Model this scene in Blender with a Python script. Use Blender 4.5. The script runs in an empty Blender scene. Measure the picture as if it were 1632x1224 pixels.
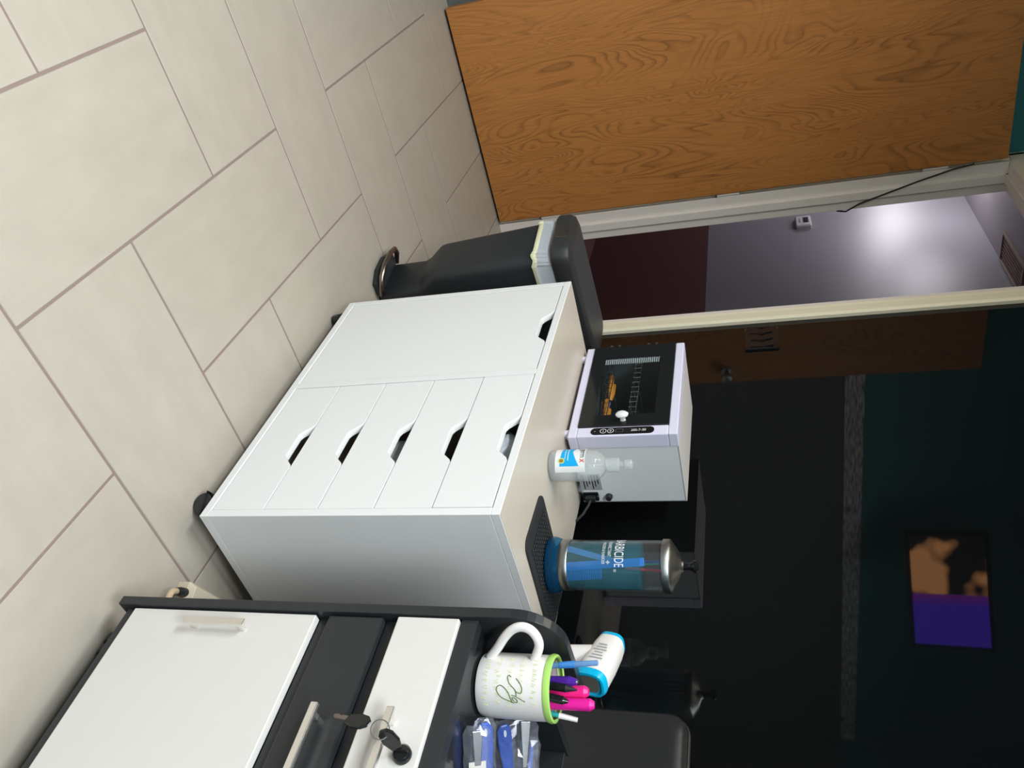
import bpy, bmesh, math, random
from mathutils import Vector, Matrix
random.seed(7)
S = bpy.context.scene
COL = S.collection
PI = math.pi

# ------------------------------------------------------------------ camera
yaw, pitch, roll = math.radians(144.3945), math.radians(17.7943), math.radians(3.3882)
fw = Vector((math.cos(yaw)*math.cos(pitch), math.sin(yaw)*math.cos(pitch), -math.sin(pitch)))
r0 = fw.cross(Vector((0, 0, 1))).normalized(); d0 = fw.cross(r0)
rt = math.cos(roll)*r0 + math.sin(roll)*d0          # right of the upright view
dn = -math.sin(roll)*r0 + math.cos(roll)*d0         # down of the upright view
cd = bpy.data.cameras.new('camera'); cam = bpy.data.objects.new('camera', cd); COL.objects.link(cam)
cx, cy, cz = -dn, -rt, -fw                          # the phone was held sideways: image right = up
cam.matrix_world = Matrix(((cx.x, cy.x, cz.x, .8467), (cx.y, cy.y, cz.y, -.4435), (cx.z, cy.z, cz.z, 1.1208), (0, 0, 0, 1)))
cd.sensor_fit = 'HORIZONTAL'; cd.sensor_width = 36; cd.lens = 1252.3*36/1632
cd.clip_start = .02
S.camera = cam

# ------------------------------------------------------------------ world, lights, exposure
w = bpy.data.worlds.new('world'); S.world = w; w.use_nodes = True
w.node_tree.nodes['Background'].inputs[0].default_value = (.5, .55, .6, 1)
w.node_tree.nodes['Background'].inputs[1].default_value = .02
S.view_settings.view_transform = 'Standard'; S.view_settings.look = 'None'
S.view_settings.exposure = .1; S.view_settings.gamma = 1; S.view_settings.use_curve_mapping = False

def area(name, loc, sx, sy, watts, col, rot=(0, 0, 0), spread=180):
    l = bpy.data.lights.new(name, 'AREA'); l.shape = 'RECTANGLE'; l.size = sx; l.size_y = sy
    l.energy = watts; l.color = col; l.spread = math.radians(spread)
    o = bpy.data.objects.new(name, l); o.location = loc; o.rotation_euler = rot; COL.objects.link(o); return o
# cool ceiling panels over the front of the room, one warm lamp nearer the doorway
LAMPS = [('cool', (-.15, -1.45, 2.585), 1.15, .55, 57, (.92, .97, 1.0)),
         ('cool', (1.5, -.75, 2.585), 1.15, .55, 58, (.89, .955, 1.0)),
         ('warm', (-.9, -.25, 2.585), .55, .55, 7, (1.0, .84, .62))]
for n, loc, sx, sy, p, c in LAMPS:
    area('ceiling_lamp_light', (loc[0], loc[1], loc[2]-.035), sx, sy, p, c, spread=150)

# ------------------------------------------------------------------ materials
def mat(name, col, rough=.5, metal=0, bump=0, bscale=200, var=0, vscale=6, ior=1.45, spec=.5, stretch=None, coat=0, trans=0, alpha=1):
    m = bpy.data.materials.new(name); m.use_nodes = True
    nt = m.node_tree; b = nt.nodes['Principled BSDF']
    b.inputs['Base Color'].default_value = (*col, 1); b.inputs['Roughness'].default_value = rough
    b.inputs['Metallic'].default_value = metal; b.inputs['IOR'].default_value = ior
    b.inputs['Specular IOR Level'].default_value = spec
    b.inputs['Coat Weight'].default_value = coat
    b.inputs['Transmission Weight'].default_value = trans; b.inputs['Alpha'].default_value = alpha
    if bump or var:
        tc = nt.nodes.new('ShaderNodeTexCoord'); mp = nt.nodes.new('ShaderNodeMapping')
        if stretch: mp.inputs['Scale'].default_value = stretch
        nt.links.new(tc.outputs['Object'], mp.inputs[0])
    if var:
        n = nt.nodes.new('ShaderNodeTexNoise'); n.inputs['Scale'].default_value = vscale; n.inputs['Detail'].default_value = 6
        nt.links.new(mp.outputs[0], n.inputs['Vector'])
        r = nt.nodes.new('ShaderNodeMapRange'); r.inputs[1].default_value = .3; r.inputs[2].default_value = .7
        r.inputs[3].default_value = 1-var; r.inputs[4].default_value = 1+var
        nt.links.new(n.outputs[0], r.inputs[0])
        mx = nt.nodes.new('ShaderNodeMix'); mx.data_type = 'RGBA'; mx.blend_type = 'MULTIPLY'; mx.inputs[0].default_value = 1
        mx.inputs[6].default_value = (*col, 1); nt.links.new(r.outputs[0], mx.inputs[7]); nt.links.new(mx.outputs[2], b.inputs['Base Color'])
    if bump:
        n = nt.nodes.new('ShaderNodeTexNoise'); n.inputs['Scale'].default_value = bscale; n.inputs['Detail'].default_value = 4
        nt.links.new(mp.outputs[0], n.inputs['Vector'])
        bp = nt.nodes.new('ShaderNodeBump'); bp.inputs['Strength'].default_value = bump; bp.inputs['Distance'].default_value = .001
        nt.links.new(n.outputs[0], bp.inputs['Height']); nt.links.new(bp.outputs[0], b.inputs['Normal'])
    return m

def clear_mat(name, tint=(1, 1, 1), ior=1.45, rough=.02, haze=0.0, hazecol=(.9, .9, .9)):
    """thin clear sheet: see-through with a Fresnel gloss, optional milky share"""
    m = bpy.data.materials.new(name); m.use_nodes = True; nt = m.node_tree; nt.nodes.clear()
    out = nt.nodes.new('ShaderNodeOutputMaterial'); t = nt.nodes.new('ShaderNodeBsdfTransparent'); t.inputs[0].default_value = (*tint, 1)
    g = nt.nodes.new('ShaderNodeBsdfGlossy'); g.inputs['Roughness'].default_value = rough
    lw = nt.nodes.new('ShaderNodeLayerWeight'); lw.inputs[0].default_value = .5      # facing: same from both sides of a thin wall
    pw = nt.nodes.new('ShaderNodeMath'); pw.operation = 'POWER'; pw.inputs[1].default_value = 4.5; nt.links.new(lw.outputs['Facing'], pw.inputs[0])
    f0 = ((ior-1)/(ior+1))**2
    f = nt.nodes.new('ShaderNodeMath'); f.operation = 'MULTIPLY_ADD'; f.inputs[1].default_value = (1-f0)*.8; f.inputs[2].default_value = f0; nt.links.new(pw.outputs[0], f.inputs[0])
    a = nt.nodes.new('ShaderNodeMixShader'); nt.links.new(f.outputs[0], a.inputs[0]); nt.links.new(t.outputs[0], a.inputs[1]); nt.links.new(g.outputs[0], a.inputs[2])
    if haze:
        d = nt.nodes.new('ShaderNodeBsdfDiffuse'); d.inputs[0].default_value = (*hazecol, 1)
        b = nt.nodes.new('ShaderNodeMixShader'); b.inputs[0].default_value = haze
        nt.links.new(a.outputs[0], b.inputs[1]); nt.links.new(d.outputs[0], b.inputs[2]); a = b
    nt.links.new(a.outputs[0], out.inputs[0]); return m

def emit_mat(name, col, s):
    m = bpy.data.materials.new(name); m.use_nodes = True; b = m.node_tree.nodes['Principled BSDF']
    b.inputs['Base Color'].default_value = (*col, 1); b.inputs['Emission Color'].default_value = (*col, 1); b.inputs['Emission Strength'].default_value = s
    return m

def wood_mat():
    """rotary-cut veneer: contour lines of a stretched smooth noise, grain upright"""
    m = bpy.data.materials.new('oak_veneer'); m.use_nodes = True; nt = m.node_tree; b = nt.nodes['Principled BSDF']
    N = nt.nodes.new; L = nt.links.new
    tc = N('ShaderNodeTexCoord'); mp = N('ShaderNodeMapping'); mp.inputs['Scale'].default_value = (1, 3.0, .62); L(tc.outputs['Object'], mp.inputs[0])
    n = N('ShaderNodeTexNoise'); n.inputs['Scale'].default_value = 1.75; n.inputs['Detail'].default_value = 2.6; n.inputs['Roughness'].default_value = .45; n.inputs['Distortion'].default_value = .9
    L(mp.outputs[0], n.inputs['Vector'])
    mu = N('ShaderNodeMath'); mu.operation = 'MULTIPLY'; mu.inputs[1].default_value = 30; L(n.outputs[0], mu.inputs[0])
    fr = N('ShaderNodeMath'); fr.operation = 'FRACT'; L(mu.outputs[0], fr.inputs[0])
    cr = N('ShaderNodeValToRGB'); e = cr.color_ramp.elements
    e[0].position = 0; e[0].color = (.38, .38, .38, 1); e[1].position = 1; e[1].color = (.62, .62, .62, 1)
    q = e.new(.18); q.color = (.95, .95, .95, 1); q = e.new(.6); q.color = (1.0, 1.0, 1.0, 1)
    L(fr.outputs[0], cr.inputs[0])
    # lines fade in and out over the leaf
    n3 = N('ShaderNodeTexNoise'); n3.inputs['Scale'].default_value = 3.3; n3.inputs['Detail'].default_value = 1; L(mp.outputs[0], n3.inputs['Vector'])
    mr = N('ShaderNodeMapRange'); mr.inputs[1].default_value = .36; mr.inputs[2].default_value = .62; mr.inputs[3].default_value = .2; mr.inputs[4].default_value = .8; L(n3.outputs[0], mr.inputs[0])
    m2 = N('ShaderNodeMapping'); m2.inputs['Scale'].default_value = (60, 230, 7); L(tc.outputs['Object'], m2.inputs[0])
    n2 = N('ShaderNodeTexNoise'); n2.inputs['Scale'].default_value = 1; n2.inputs['Detail'].default_value = 4; L(m2.outputs[0], n2.inputs['Vector'])
    c2 = N('ShaderNodeValToRGB'); c2.color_ramp.elements[0].position = .3; c2.color_ramp.elements[0].color = (.46, .178, .042, 1)
    c2.color_ramp.elements[1].position = .7; c2.color_ramp.elements[1].color = (.55, .232, .062, 1); L(n2.outputs[0], c2.inputs[0])
    mx = N('ShaderNodeMix'); mx.data_type = 'RGBA'; mx.blend_type = 'MULTIPLY'; L(mr.outputs[0], mx.inputs[0]); L(c2.outputs[0], mx.inputs[6]); L(cr.outputs[0], mx.inputs[7])
    L(mx.outputs[2], b.inputs['Base Color']); b.inputs['Roughness'].default_value = .45
    return m

def tile_mat():
    m = bpy.data.materials.new('porcelain_tile'); m.use_nodes = True; nt = m.node_tree; b = nt.nodes['Principled BSDF']
    N = nt.nodes.new; L = nt.links.new
    tc = N('ShaderNodeTexCoord'); oi = N('ShaderNodeObjectInfo')
    ad = N('ShaderNodeVectorMath'); ad.operation = 'MULTIPLY_ADD'; ad.inputs[1].default_value = (9, 7, 3); L(oi.outputs['Random'], ad.inputs[0]); L(tc.outputs['Object'], ad.inputs[2])
    mp = N('ShaderNodeMapping'); mp.inputs['Scale'].default_value = (4, 8, 1); L(ad.outputs[0], mp.inputs[0])
    n = N('ShaderNodeTexNoise'); n.inputs['Scale'].default_value = 2.2; n.inputs['Detail'].default_value = 9; n.inputs['Roughness'].default_value = .62; L(mp.outputs[0], n.inputs['Vector'])
    cr = N('ShaderNodeValToRGB'); e = cr.color_ramp.elements
    e[0].position = .3; e[0].color = (.385, .348, .292, 1); e[1].position = .72; e[1].color = (.430, .390, .330, 1); L(n.outputs[0], cr.inputs[0])
    L(cr.outputs[0], b.inputs['Base Color']); b.inputs['Roughness'].default_value = .42
    n2 = N('ShaderNodeTexNoise'); n2.inputs['Scale'].default_value = 5; n2.inputs['Detail'].default_value = 10; n2.inputs['Roughness'].default_value = .7; L(mp.outputs[0], n2.inputs['Vector'])
    bp = N('ShaderNodeBump'); bp.inputs['Strength'].default_value = .12; bp.inputs['Distance'].default_value = .002; L(n2.outputs[0], bp.inputs['Height']); L(bp.outputs[0], b.inputs['Normal'])
    return m

def screen_mat():
    """television picture: tan and dark shapes on one half, blue-violet on the other"""
    m = bpy.data.materials.new('tv_picture'); m.use_nodes = True; nt = m.node_tree; b = nt.nodes['Principled BSDF']
    N = nt.nodes.new; L = nt.links.new
    tc = N('ShaderNodeTexCoord'); sx = N('ShaderNodeSeparateXYZ'); L(tc.outputs['Object'], sx.inputs[0])
    n = N('ShaderNodeTexNoise'); n.inputs['Scale'].default_value = 5.5; n.inputs['Detail'].default_value = 1.5; L(tc.outputs['Object'], n.inputs['Vector'])
    c = N('ShaderNodeValToRGB'); e = c.color_ramp.elements; e[0].position = .47; e[0].color = (.01, .01, .01, 1); e[1].position = .56; e[1].color = (2.6, 1.15, .42, 1); L(n.outputs[0], c.inputs[0])
    c2 = N('ShaderNodeValToRGB'); e = c2.color_ramp.elements; e[0].position = .0; e[0].color = (.6, .07, 1.0, 1); e[1].position = .22; e[1].color = (.22, .09, 1.7, 1)
    mr = N('ShaderNodeMapRange'); mr.inputs[1].default_value = 0.03; mr.inputs[2].default_value = .28; L(sx.outputs[0], mr.inputs[0]); L(mr.outputs[0], c2.inputs[0])
    gt = N('ShaderNodeMath'); gt.operation = 'GREATER_THAN'; gt.inputs[1].default_value = .02; L(sx.outputs[0], gt.inputs[0])
    mx = N('ShaderNodeMix'); mx.data_type = 'RGBA'; L(gt.outputs[0], mx.inputs[0]); L(c.outputs[0], mx.inputs[6]); L(c2.outputs[0], mx.inputs[7])
    b.inputs['Base Color'].default_value = (.01, .01, .01, 1); L(mx.outputs[2], b.inputs['Emission Color']); b.inputs['Emission Strength'].default_value = 1
    return m

M = dict(
    tile=tile_mat(), grout=mat('grout', (.23, .175, .15), .9, bump=.3),
    wood=wood_mat(), teal=mat('teal_paint', (.042, .22, .24), .5, bump=.1), grey=mat('grey_paint', (.12, .125, .13), .45, bump=.1),
    ceil=mat('ceiling_white', (.75, .74, .72), .8), trimw=mat('white_trim', (.86, .81, .76), .4), trimc=mat('cream_trim', (.88, .83, .64), .4),
    blackglass=mat('black_glass', (.004, .0045, .005), .025, ior=1.5), border=mat('border_strip', (.55, .55, .56), .4, var=.9, vscale=9, stretch=(1, 1.6, 12)),
    hallgrey=mat('hall_grey_satin', (.29, .285, .31), .36, bump=.05, bscale=60, spec=.42), hallbrown=mat('hall_brown', (.13, .05, .045), .5), hallceil=mat('hall_ceiling', (.30, .27, .29), .7),
    white=mat('white_laminate', (.80, .81, .81), .32), twhite=mat('warm_white_laminate', (.68, .66, .63), .3), cutedge=mat('cream_board_edge', (.78, .72, .62), .5), toptint=mat('warm_dim_light_on_white', (.585, .53, .452), .30),
    black=mat('black_plastic', (.018, .019, .021), .42), blacklam=mat('black_laminate', (.020, .023, .026), .35, bump=.05), blackgloss=mat('black_gloss', (.010, .011, .012), .12),
    rubber=mat('black_rubber', (.022, .023, .025), .6), vinyl=mat('black_vinyl', (.020, .020, .021), .38, bump=.25, bscale=500),
    bin=mat('charcoal_plastic', (.022, .026, .029), .42, bump=.1, bscale=900), binlid=mat('lid_plastic', (.03, .032, .033), .45),
    chrome=mat('chrome', (.75, .75, .76), .18, 1), alu=mat('brushed_aluminium', (.86, .84, .81), .32, 1), steel=mat('brushed_steel', (.52, .52, .50), .3, 1, bump=.2, bscale=300, stretch=(1, 1, 40)),
    darkmetal=mat('dark_metal', (.30, .26, .23), .3, 1), bag=clear_mat('bag_film', (.9, .92, .95), 1.4, .2, .55, (.80, .85, .92)), bagrim=mat('bag_drawstring', (.72, .74, .50), .5),
    lavlit=mat('white_plastic_lavender_light', (.74, .73, .90), .35), ster=mat('pale_grey_steel', (.78, .81, .83), .4), stertop=mat('sterilizer_top', (.70, .68, .66), .4),  # front frame plastic: lavender cast of the light put into its white base
    tint=clear_mat('tinted_glass', (.95, .96, .96), 1.4, .02), blk=mat('flat_black', (.006, .006, .007), .3), chamber=mat('chamber_liner', (.09, .12, .12), .4),
    ribs=mat('ribbed_grey', (.45, .52, .53), .4), orange=mat('orange_plastic', (.75, .30, .03), .4), tealp=mat('teal_plastic', (.02, .34, .33), .4),
    glass=clear_mat('clear_glass', (.97, .985, .99), 1.45, .01, .02), pet=clear_mat('clear_plastic', (.95, .97, .97), 1.35, .05, .22, (.9, .92, .93)),
    print=mat('white_print', (.85, .88, .9), .5), printgrey=mat('grey_print', (.35, .36, .38), .5), lblue=mat('label_blue', (.0, .42, .86), .4), lwhite=mat('label_white', (.82, .84, .84), .4), red=mat('label_red', (.7, .03, .04), .4),
    gold=mat('label_gold', (.35, .22, .03), .4), lgreen=mat('label_green', (.62, .72, .25), .4),
    mug=mat('mug_glaze', (.80, .77, .75), .15), rim=mat('lime_rim', (.40, .68, .16), .25), script=mat('dark_green_ink', (.09, .17, .045), .5), faint=mat('pale_lime_ink', (.68, .72, .42), .5),
    penblue=mat('pen_blue', (.06, .26, .70), .3), penlight=clear_mat('pen_barrel', (.45, .65, .9), 1.45, .05, .5, (.25, .48, .80)), purple=mat('pen_purple', (.085, .02, .33), .25), pink=mat('hot_pink', (.90, .02, .25), .35), magenta=mat('magenta', (.78, .015, .32), .35),
    thwhite=mat('thermometer_white', (.80, .77, .74), .35), cyan=mat('cyan_trim', (.0, .44, .74), .35), lcd=mat('lcd', (.13, .12, .10), .1),
    toolblue=mat('tool_blue', (.04, .11, .48), .3), film=clear_mat('crinkled_film', (.93, .94, .97), 1.55, .09, .05, (.8, .82, .95)), card=mat('cream_card', (.72, .67, .58), .6),
    beige=mat('beige_plastic', (.66, .58, .44), .45), cord=mat('beige_cord', (.62, .48, .32), .5), thermo=mat('thermostat_white', (.62, .58, .60), .4),
    combblue=mat('comb_blue', (.01, .22, .80), .3), combviolet=mat('comb_violet', (.32, .30, .70), .3), combdark=mat('comb_dark', (.015, .018, .03), .3), combred=mat('stick_red', (.9, .06, .10), .3), combgreen=mat('stick_green', (.05, .62, .40), .3),
    tv=screen_mat(), lampw=emit_mat('lamp_diffuser', (1, .97, .92), 3.5), dimlamp=emit_mat('hall_diffuser', (1, .93, .95), 2.5))
M['liquid'] = clear_mat('blue_liquid', (.50, .90, .95), 1.04, .02, .21, (.0, .33, .43))
M['foot'] = clear_mat('jar_foot_glass', (.30, .70, .88), 1.5, .02, .22, (.02, .15, .33))

# ------------------------------------------------------------------ mesh helpers
class B:
    def __init__(s): s.bm = bmesh.new()
    def box(s, x0, x1, y0, y1, z0, z1):
        v = [s.bm.verts.new(p) for p in ((x0, y0, z0), (x1, y0, z0), (x1, y1, z0), (x0, y1, z0), (x0, y0, z1), (x1, y0, z1), (x1, y1, z1), (x0, y1, z1))]
        for f in ((3, 2, 1, 0), (4, 5, 6, 7), (0, 1, 5, 4), (1, 2, 6, 5), (2, 3, 7, 6), (3, 0, 4, 7)): s.bm.faces.new([v[i] for i in f])
        return s
    def lathe(s, prof, c=(0, 0, 0), seg=40, a0=0, caps=True):
        rings = []
        for r, z in prof:
            rings.append([s.bm.verts.new((c[0]+max(r, 1e-5)*math.cos(a0+2*PI*i/seg), c[1]+max(r, 1e-5)*math.sin(a0+2*PI*i/seg), c[2]+z)) for i in range(seg)])
        for a, b in zip(rings, rings[1:]):
            for i in range(seg): s.bm.faces.new((a[i], a[(i+1) % seg], b[(i+1) % seg], b[i]))
        if caps:
            s.bm.faces.new(rings[0][::-1]); s.bm.faces.new(rings[-1])
        return s
    def loft(s, rings, caps=True):
        rr = [[s.bm.verts.new(p) for p in ring] for ring in rings]; n = len(rr[0])
        for a, b in zip(rr, rr[1:]):
            for i in range(n): s.bm.faces.new((a[i], a[(i+1) % n], b[(i+1) % n], b[i]))
        if caps: s.bm.faces.new(rr[0][::-1]); s.bm.faces.new(rr[-1])
        return s
    def tube(s, pts, r, seg=10, closed=False):
        pts = [Vector(p) for p in pts]; n = len(pts); rs = r if isinstance(r, (list, tuple)) else [r]*n
        rings = []; up = None
        for i, p in enumerate(pts):
            a = pts[(i-1) % n] if (closed or i > 0) else p; b = pts[(i+1) % n] if (closed or i < n-1) else p
            t = (b-a).normalized()
            if up is None: up = Vector((0, 0, 1)) if abs(t.z) < .9 else Vector((1, 0, 0))
            x = up - t*up.dot(t); x.normalize(); y = t.cross(x); up = x
            rings.append([p + (x*math.cos(2*PI*k/seg) + y*math.sin(2*PI*k/seg))*rs[i] for k in range(seg)])
        if closed: rings.append(rings[0])
        return s.loft(rings, not closed)
    def prism(s, poly, axis, a0, a1):
        """poly in the two other axes, in order (x,y,z) without axis"""
        def P(q, a):
            return {'x': (a, q[0], q[1]), 'y': (q[0], a, q[1]), 'z': (q[0], q[1], a)}[axis]
        A = [s.bm.verts.new(P(q, a0)) for q in poly]; C = [s.bm.verts.new(P(q, a1)) for q in poly]; n = len(poly)
        s.bm.faces.new(A[::-1]); s.bm.faces.new(C)
        for i in range(n): s.bm.faces.new((A[i], A[(i+1) % n], C[(i+1) % n], C[i]))
        return s
    def obj(s, name, m, parent=None, bevel=0, smooth=False, seg=2):
        bmesh.ops.recalc_face_normals(s.bm, faces=s.bm.faces)
        me = bpy.data.meshes.new(name); s.bm.to_mesh(me); s.bm.free()
        if smooth: me.shade_smooth()
        me.materials.append(M[m] if isinstance(m, str) else m)
        o = bpy.data.objects.new(name, me); COL.objects.link(o)
        if parent: o.parent = parent
        if smooth and smooth != 2: me.set_sharp_from_angle(angle=math.radians(40))
        if bevel:
            md = o.modifiers.new('bevel', 'BEVEL'); md.width = bevel; md.segments = seg; md.limit_method = 'ANGLE'; md.angle_limit = math.radians(35)
        return o

def rr(x0, x1, y0, y1, r, z, n=5):
    """rounded rectangle ring at height z"""
    p = []
    for cx_, cy_, a in ((x1-r, y1-r, 0), (x0+r, y1-r, 90), (x0+r, y0+r, 180), (x1-r, y0+r, 270)):
        for k in range(n+1):
            t = math.radians(a + 90*k/n); p.append((cx_+r*math.cos(t), cy_+r*math.sin(t), z))
    return p
def empty(name, loc=(0, 0, 0), rz=0, label=None, cat=None, group=None, kind=None):
    o = bpy.data.objects.new(name, None); o.location = loc; o.rotation_euler = (0, 0, rz); o.empty_display_size = .05
    COL.objects.link(o); tag(o, label, cat, group, kind); return o
def tag(o, label=None, cat=None, group=None, kind=None):
    for k, v in (('label', label), ('category', cat), ('group', group), ('kind', kind)):
        if v: o[k] = v
    return o
def text_bm(body, size, sx=1, flip=False):
    cu = bpy.data.curves.new('t', 'FONT'); cu.body = body; cu.size = size; cu.align_x = 'CENTER'; cu.resolution_u = 4
    o = bpy.data.objects.new('t', cu); COL.objects.link(o)
    me = bpy.data.meshes.new_from_object(o.evaluated_get(bpy.context.evaluated_depsgraph_get()))
    bpy.data.objects.remove(o); b = B(); b.bm.from_mesh(me); bpy.data.meshes.remove(me)
    for v in b.bm.verts: v.co.x *= sx
    return b
def wrap(b, c, r, ang, z):
    """put flat text (x right, y up) onto an upright cylinder, its centre at angle ang"""
    for v in b.bm.verts:
        a = ang + v.co.x/r; zz = z+v.co.y; v.co = (c[0]+r*math.cos(a), c[1]+r*math.sin(a), c[2]+zz)
    return b

# ------------------------------------------------------------------ the room
XL, XR, YB, YF, H = -2.45, 2.2, .975, -3.2, 2.62
floor = B().box(XL, XR, YF, 1.085, -.05, -.0016).obj('floor', 'grout'); tag(floor, 'beige tiled floor with brown grout', kind='structure')
U = .308; g = .0028
full = None
def add_tile(x0, x1, y0, y1, vert):
    global full
    cx0, cx1, cy0, cy1 = max(x0, XL), min(x1, XR), max(y0, YF), min(y1, 1.085)
    if cx1-cx0 < .02 or cy1-cy0 < .02: return
    whole = (cx0, cx1, cy0, cy1) == (x0, x1, y0, y1)
    px, py = (cx0+cx1)/2, (cy0+cy1)/2; hx, hy = (cx1-cx0)/2, (cy1-cy0)/2
    if vert: hx, hy = hy, hx
    if whole and full: o = bpy.data.objects.new('tile', full); COL.objects.link(o); o.parent = floor
    else:
        o = B().box(-hx, hx, -hy, hy, -.01, 0).obj('tile', 'tile', floor)
        if whole: full = o.data
    if not o.modifiers:
        md = o.modifiers.new('bevel', 'BEVEL'); md.width = .0012; md.segments = 1
    o.location = (px, py, 0); o.rotation_euler = (0, 0, PI/2 if vert else 0)
for k in range(-12, 5):
    for m_ in range(-6, 7):
        a0 = 1+k+4*m_; add_tile(-(a0+2)*U+g, -a0*U-g, k*U+g, (k+1)*U-g, False)
        a0 = 3+k+4*m_; add_tile(-(a0+1)*U+g, -a0*U-g, (k-1)*U+g, (k+1)*U-g, True)

tag(B().box(XL-.1, XR+.1, YF-.1, 1.085, H, H+.1).obj('ceiling', 'ceil'), 'flat white room ceiling', kind='structure')
wl = B().box(XL-.1, XL, YF-.1, 1.085, -.05, 1.49).obj('wall_left', 'grey'); tag(wl, 'grey lower and teal upper wall behind the open door', kind='structure')
B().box(XL-.1, XL, YF-.1, 1.085, 1.58, H+.05).obj('upper_wall', 'teal', wl)
B().box(XL-.1, XL, YF-.1, 1.085, 1.49, 1.58).obj('wall_core', 'grey', wl)
tag(B().box(XL, XL+.006, YF, YB, 1.49, 1.58).obj('trim_1', 'border'), 'mottled grey border strip between grey and teal paint', kind='structure')
tag(B().box(XL, XL+.012, YF, YB, 0, .09).obj('baseboard_left', 'grey', None, .002), 'grey baseboard under the wall behind the door', kind='structure')
wf = B().box(XL, XR, YF-.1, YF, -.05, 1.49).obj('wall_front', 'grey'); tag(wf, 'grey and teal wall behind the camera', kind='structure')
B().box(XL, XR, YF-.1, YF, 1.49, H+.05).obj('upper_wall', 'teal', wf)
wr = B().box(XR, XR+.1, YF-.1, 1.085, -.05, 1.49).obj('wall_right', 'grey'); tag(wr, 'grey and teal wall on the far right', kind='structure')
B().box(XR, XR+.1, YF-.1, 1.085, 1.49, H+.05).obj('upper_wall', 'teal', wr)
# back wall with the doorway; right of the doorway it is clad in black glass
JX0, JX1, HD = -2.378, -1.465, 2.055
wb = B().box(JX1+.02, XR, YB+.008, 1.085, 0, H).box(XL, JX0-.02, YB, 1.085, 0, H).box(JX0-.02, JX1+.02, YB, 1.085, HD+.02, H).obj('wall_back', 'teal')
tag(wb, 'back wall with doorway, black glass cladding to its right', kind='structure')
B().box(-1.40, XR, YB, YB+.008, 0, H).obj('glass_cladding', 'blackglass', wb)

# doorway: jambs, stops, casings; oak door leaf standing open
d1 = empty('door_1', (JX0, YB, 0), 0, 'open oak veneer door in a cream cased doorway', None, None, 'structure')
def dpart(name, b, m, parent=d1, bevel=.002):
    for v in b.bm.verts: v.co -= Vector((JX0, YB, 0))
    return b.obj(name, m, parent, bevel)
dpart('jamb', B().box(JX0-.02, JX0, YB-.012, 1.085, 0, HD), 'trimw')
dpart('jamb', B().box(JX1, JX1+.02, YB-.012, 1.085, 0, HD), 'trimw')
dpart('head_jamb', B().box(JX0-.02, JX1+.02, YB-.012, 1.085, HD, HD+.02), 'trimw')
dpart('door_stop', B().box(JX0, JX0+.012, YB+.035, YB+.07, 0, HD), 'trimw')
dpart('door_stop', B().box(JX1-.012, JX1, YB+.035, YB+.07, 0, HD), 'trimw')
dpart('head_stop', B().box(JX0, JX1, YB+.035, YB+.07, HD-.012, HD), 'trimw')
def casing(pts):      # stepped profile
    return pts
for nm, x0, x1 in (('casing', JX1+.006, JX1+.078), ('casing', JX0-.066, JX0-.006)):
    y0 = YB-.018
    inner, outer = (x0, x1) if x0 > -2 else (x1, x0); s_ = 1 if x0 > -2 else -1
    prof = [(inner, YB), (inner, y0+.010), (inner+s_*.012, y0+.008), (inner+s_*.016, y0+.002), (inner+s_*.03, y0+.004), (inner+s_*.036, y0), (outer-s_*.008, y0), (outer, y0+.006), (outer, YB)]
    dpart(nm, B().prism(prof, 'z', 0, HD+.075), 'trimc', bevel=.001)
dpart('head_casing', B().box(JX0-.066, JX1+.078, YB-.018, YB, HD+.006, HD+.078), 'trimc')
leaf = dpart('door_leaf', B().box(-2.404, -2.364, .028, .943, .012, 2.045), 'wood', d1, .0015)
leaf['label'] = 'oak veneer door leaf with wavy upright grain'
for z in (.25, 1.02, 1.8): dpart('hinge', B().tube([(-2.3745, .952, z-.045), (-2.3745, .952, z+.045)], .0045, 10).box(-2.3785, -2.3765, .952, .985, z-.045, z+.045), 'trimw', d1, 0)
kb = B().lathe([(.026, 0), (.026, .006), (.011, .008), (.011, .035), (.022, .042), (.028, .055), (.024, .068), (.008, .072)], seg=20)
for v in kb.bm.verts: v.co = Vector((-2.364 + v.co.z - JX0, .095 + v.co.x - YB, .95 + v.co.y))
kb.obj('knob', 'steel', leaf, 0, True)

# hallway beyond the doorway
HY, HC = 2.05, 2.41
wh = B().box(-7.2, 1.2, HY, HY+.1, .81, HC+.1).obj('wall_hall', 'hallgrey'); tag(wh, 'satin grey hallway wall seen through the doorway', kind='structure')
B().box(-7.2, 1.2, HY-.004, HY+.1, -.05, .81).obj('lower_wall', 'hallbrown', wh)
tag(B().box(-7.2, 1.2, 1.085, HY, HC, HC+.1).obj('ceiling_hall', 'hallceil'), 'dim mauve hallway ceiling', kind='structure')
tag(B().box(-7.2, 1.2, 1.085, HY, -.05, 0).obj('floor_hall', 'hallbrown'), 'dark hallway floor', kind='structure')
tag(B().box(-7.3, -7.2, 1.0, HY+.1, -.05, HC+.1).obj('wall_hall_end', 'hallgrey'), 'far end wall of the hallway', kind='structure')
tag(B().box(1.2, 1.3, 1.0, HY+.1, -.05, HC+.1).obj('wall_hall_near', 'hallgrey'), 'near end wall of the hallway', kind='structure')
tag(B().box(-7.2, XL-.1, 1.0, 1.085, -.05, HC+.1).obj('wall_hall_side', 'hallgrey'), 'hallway side wall left of the doorway', kind='structure')
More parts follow.
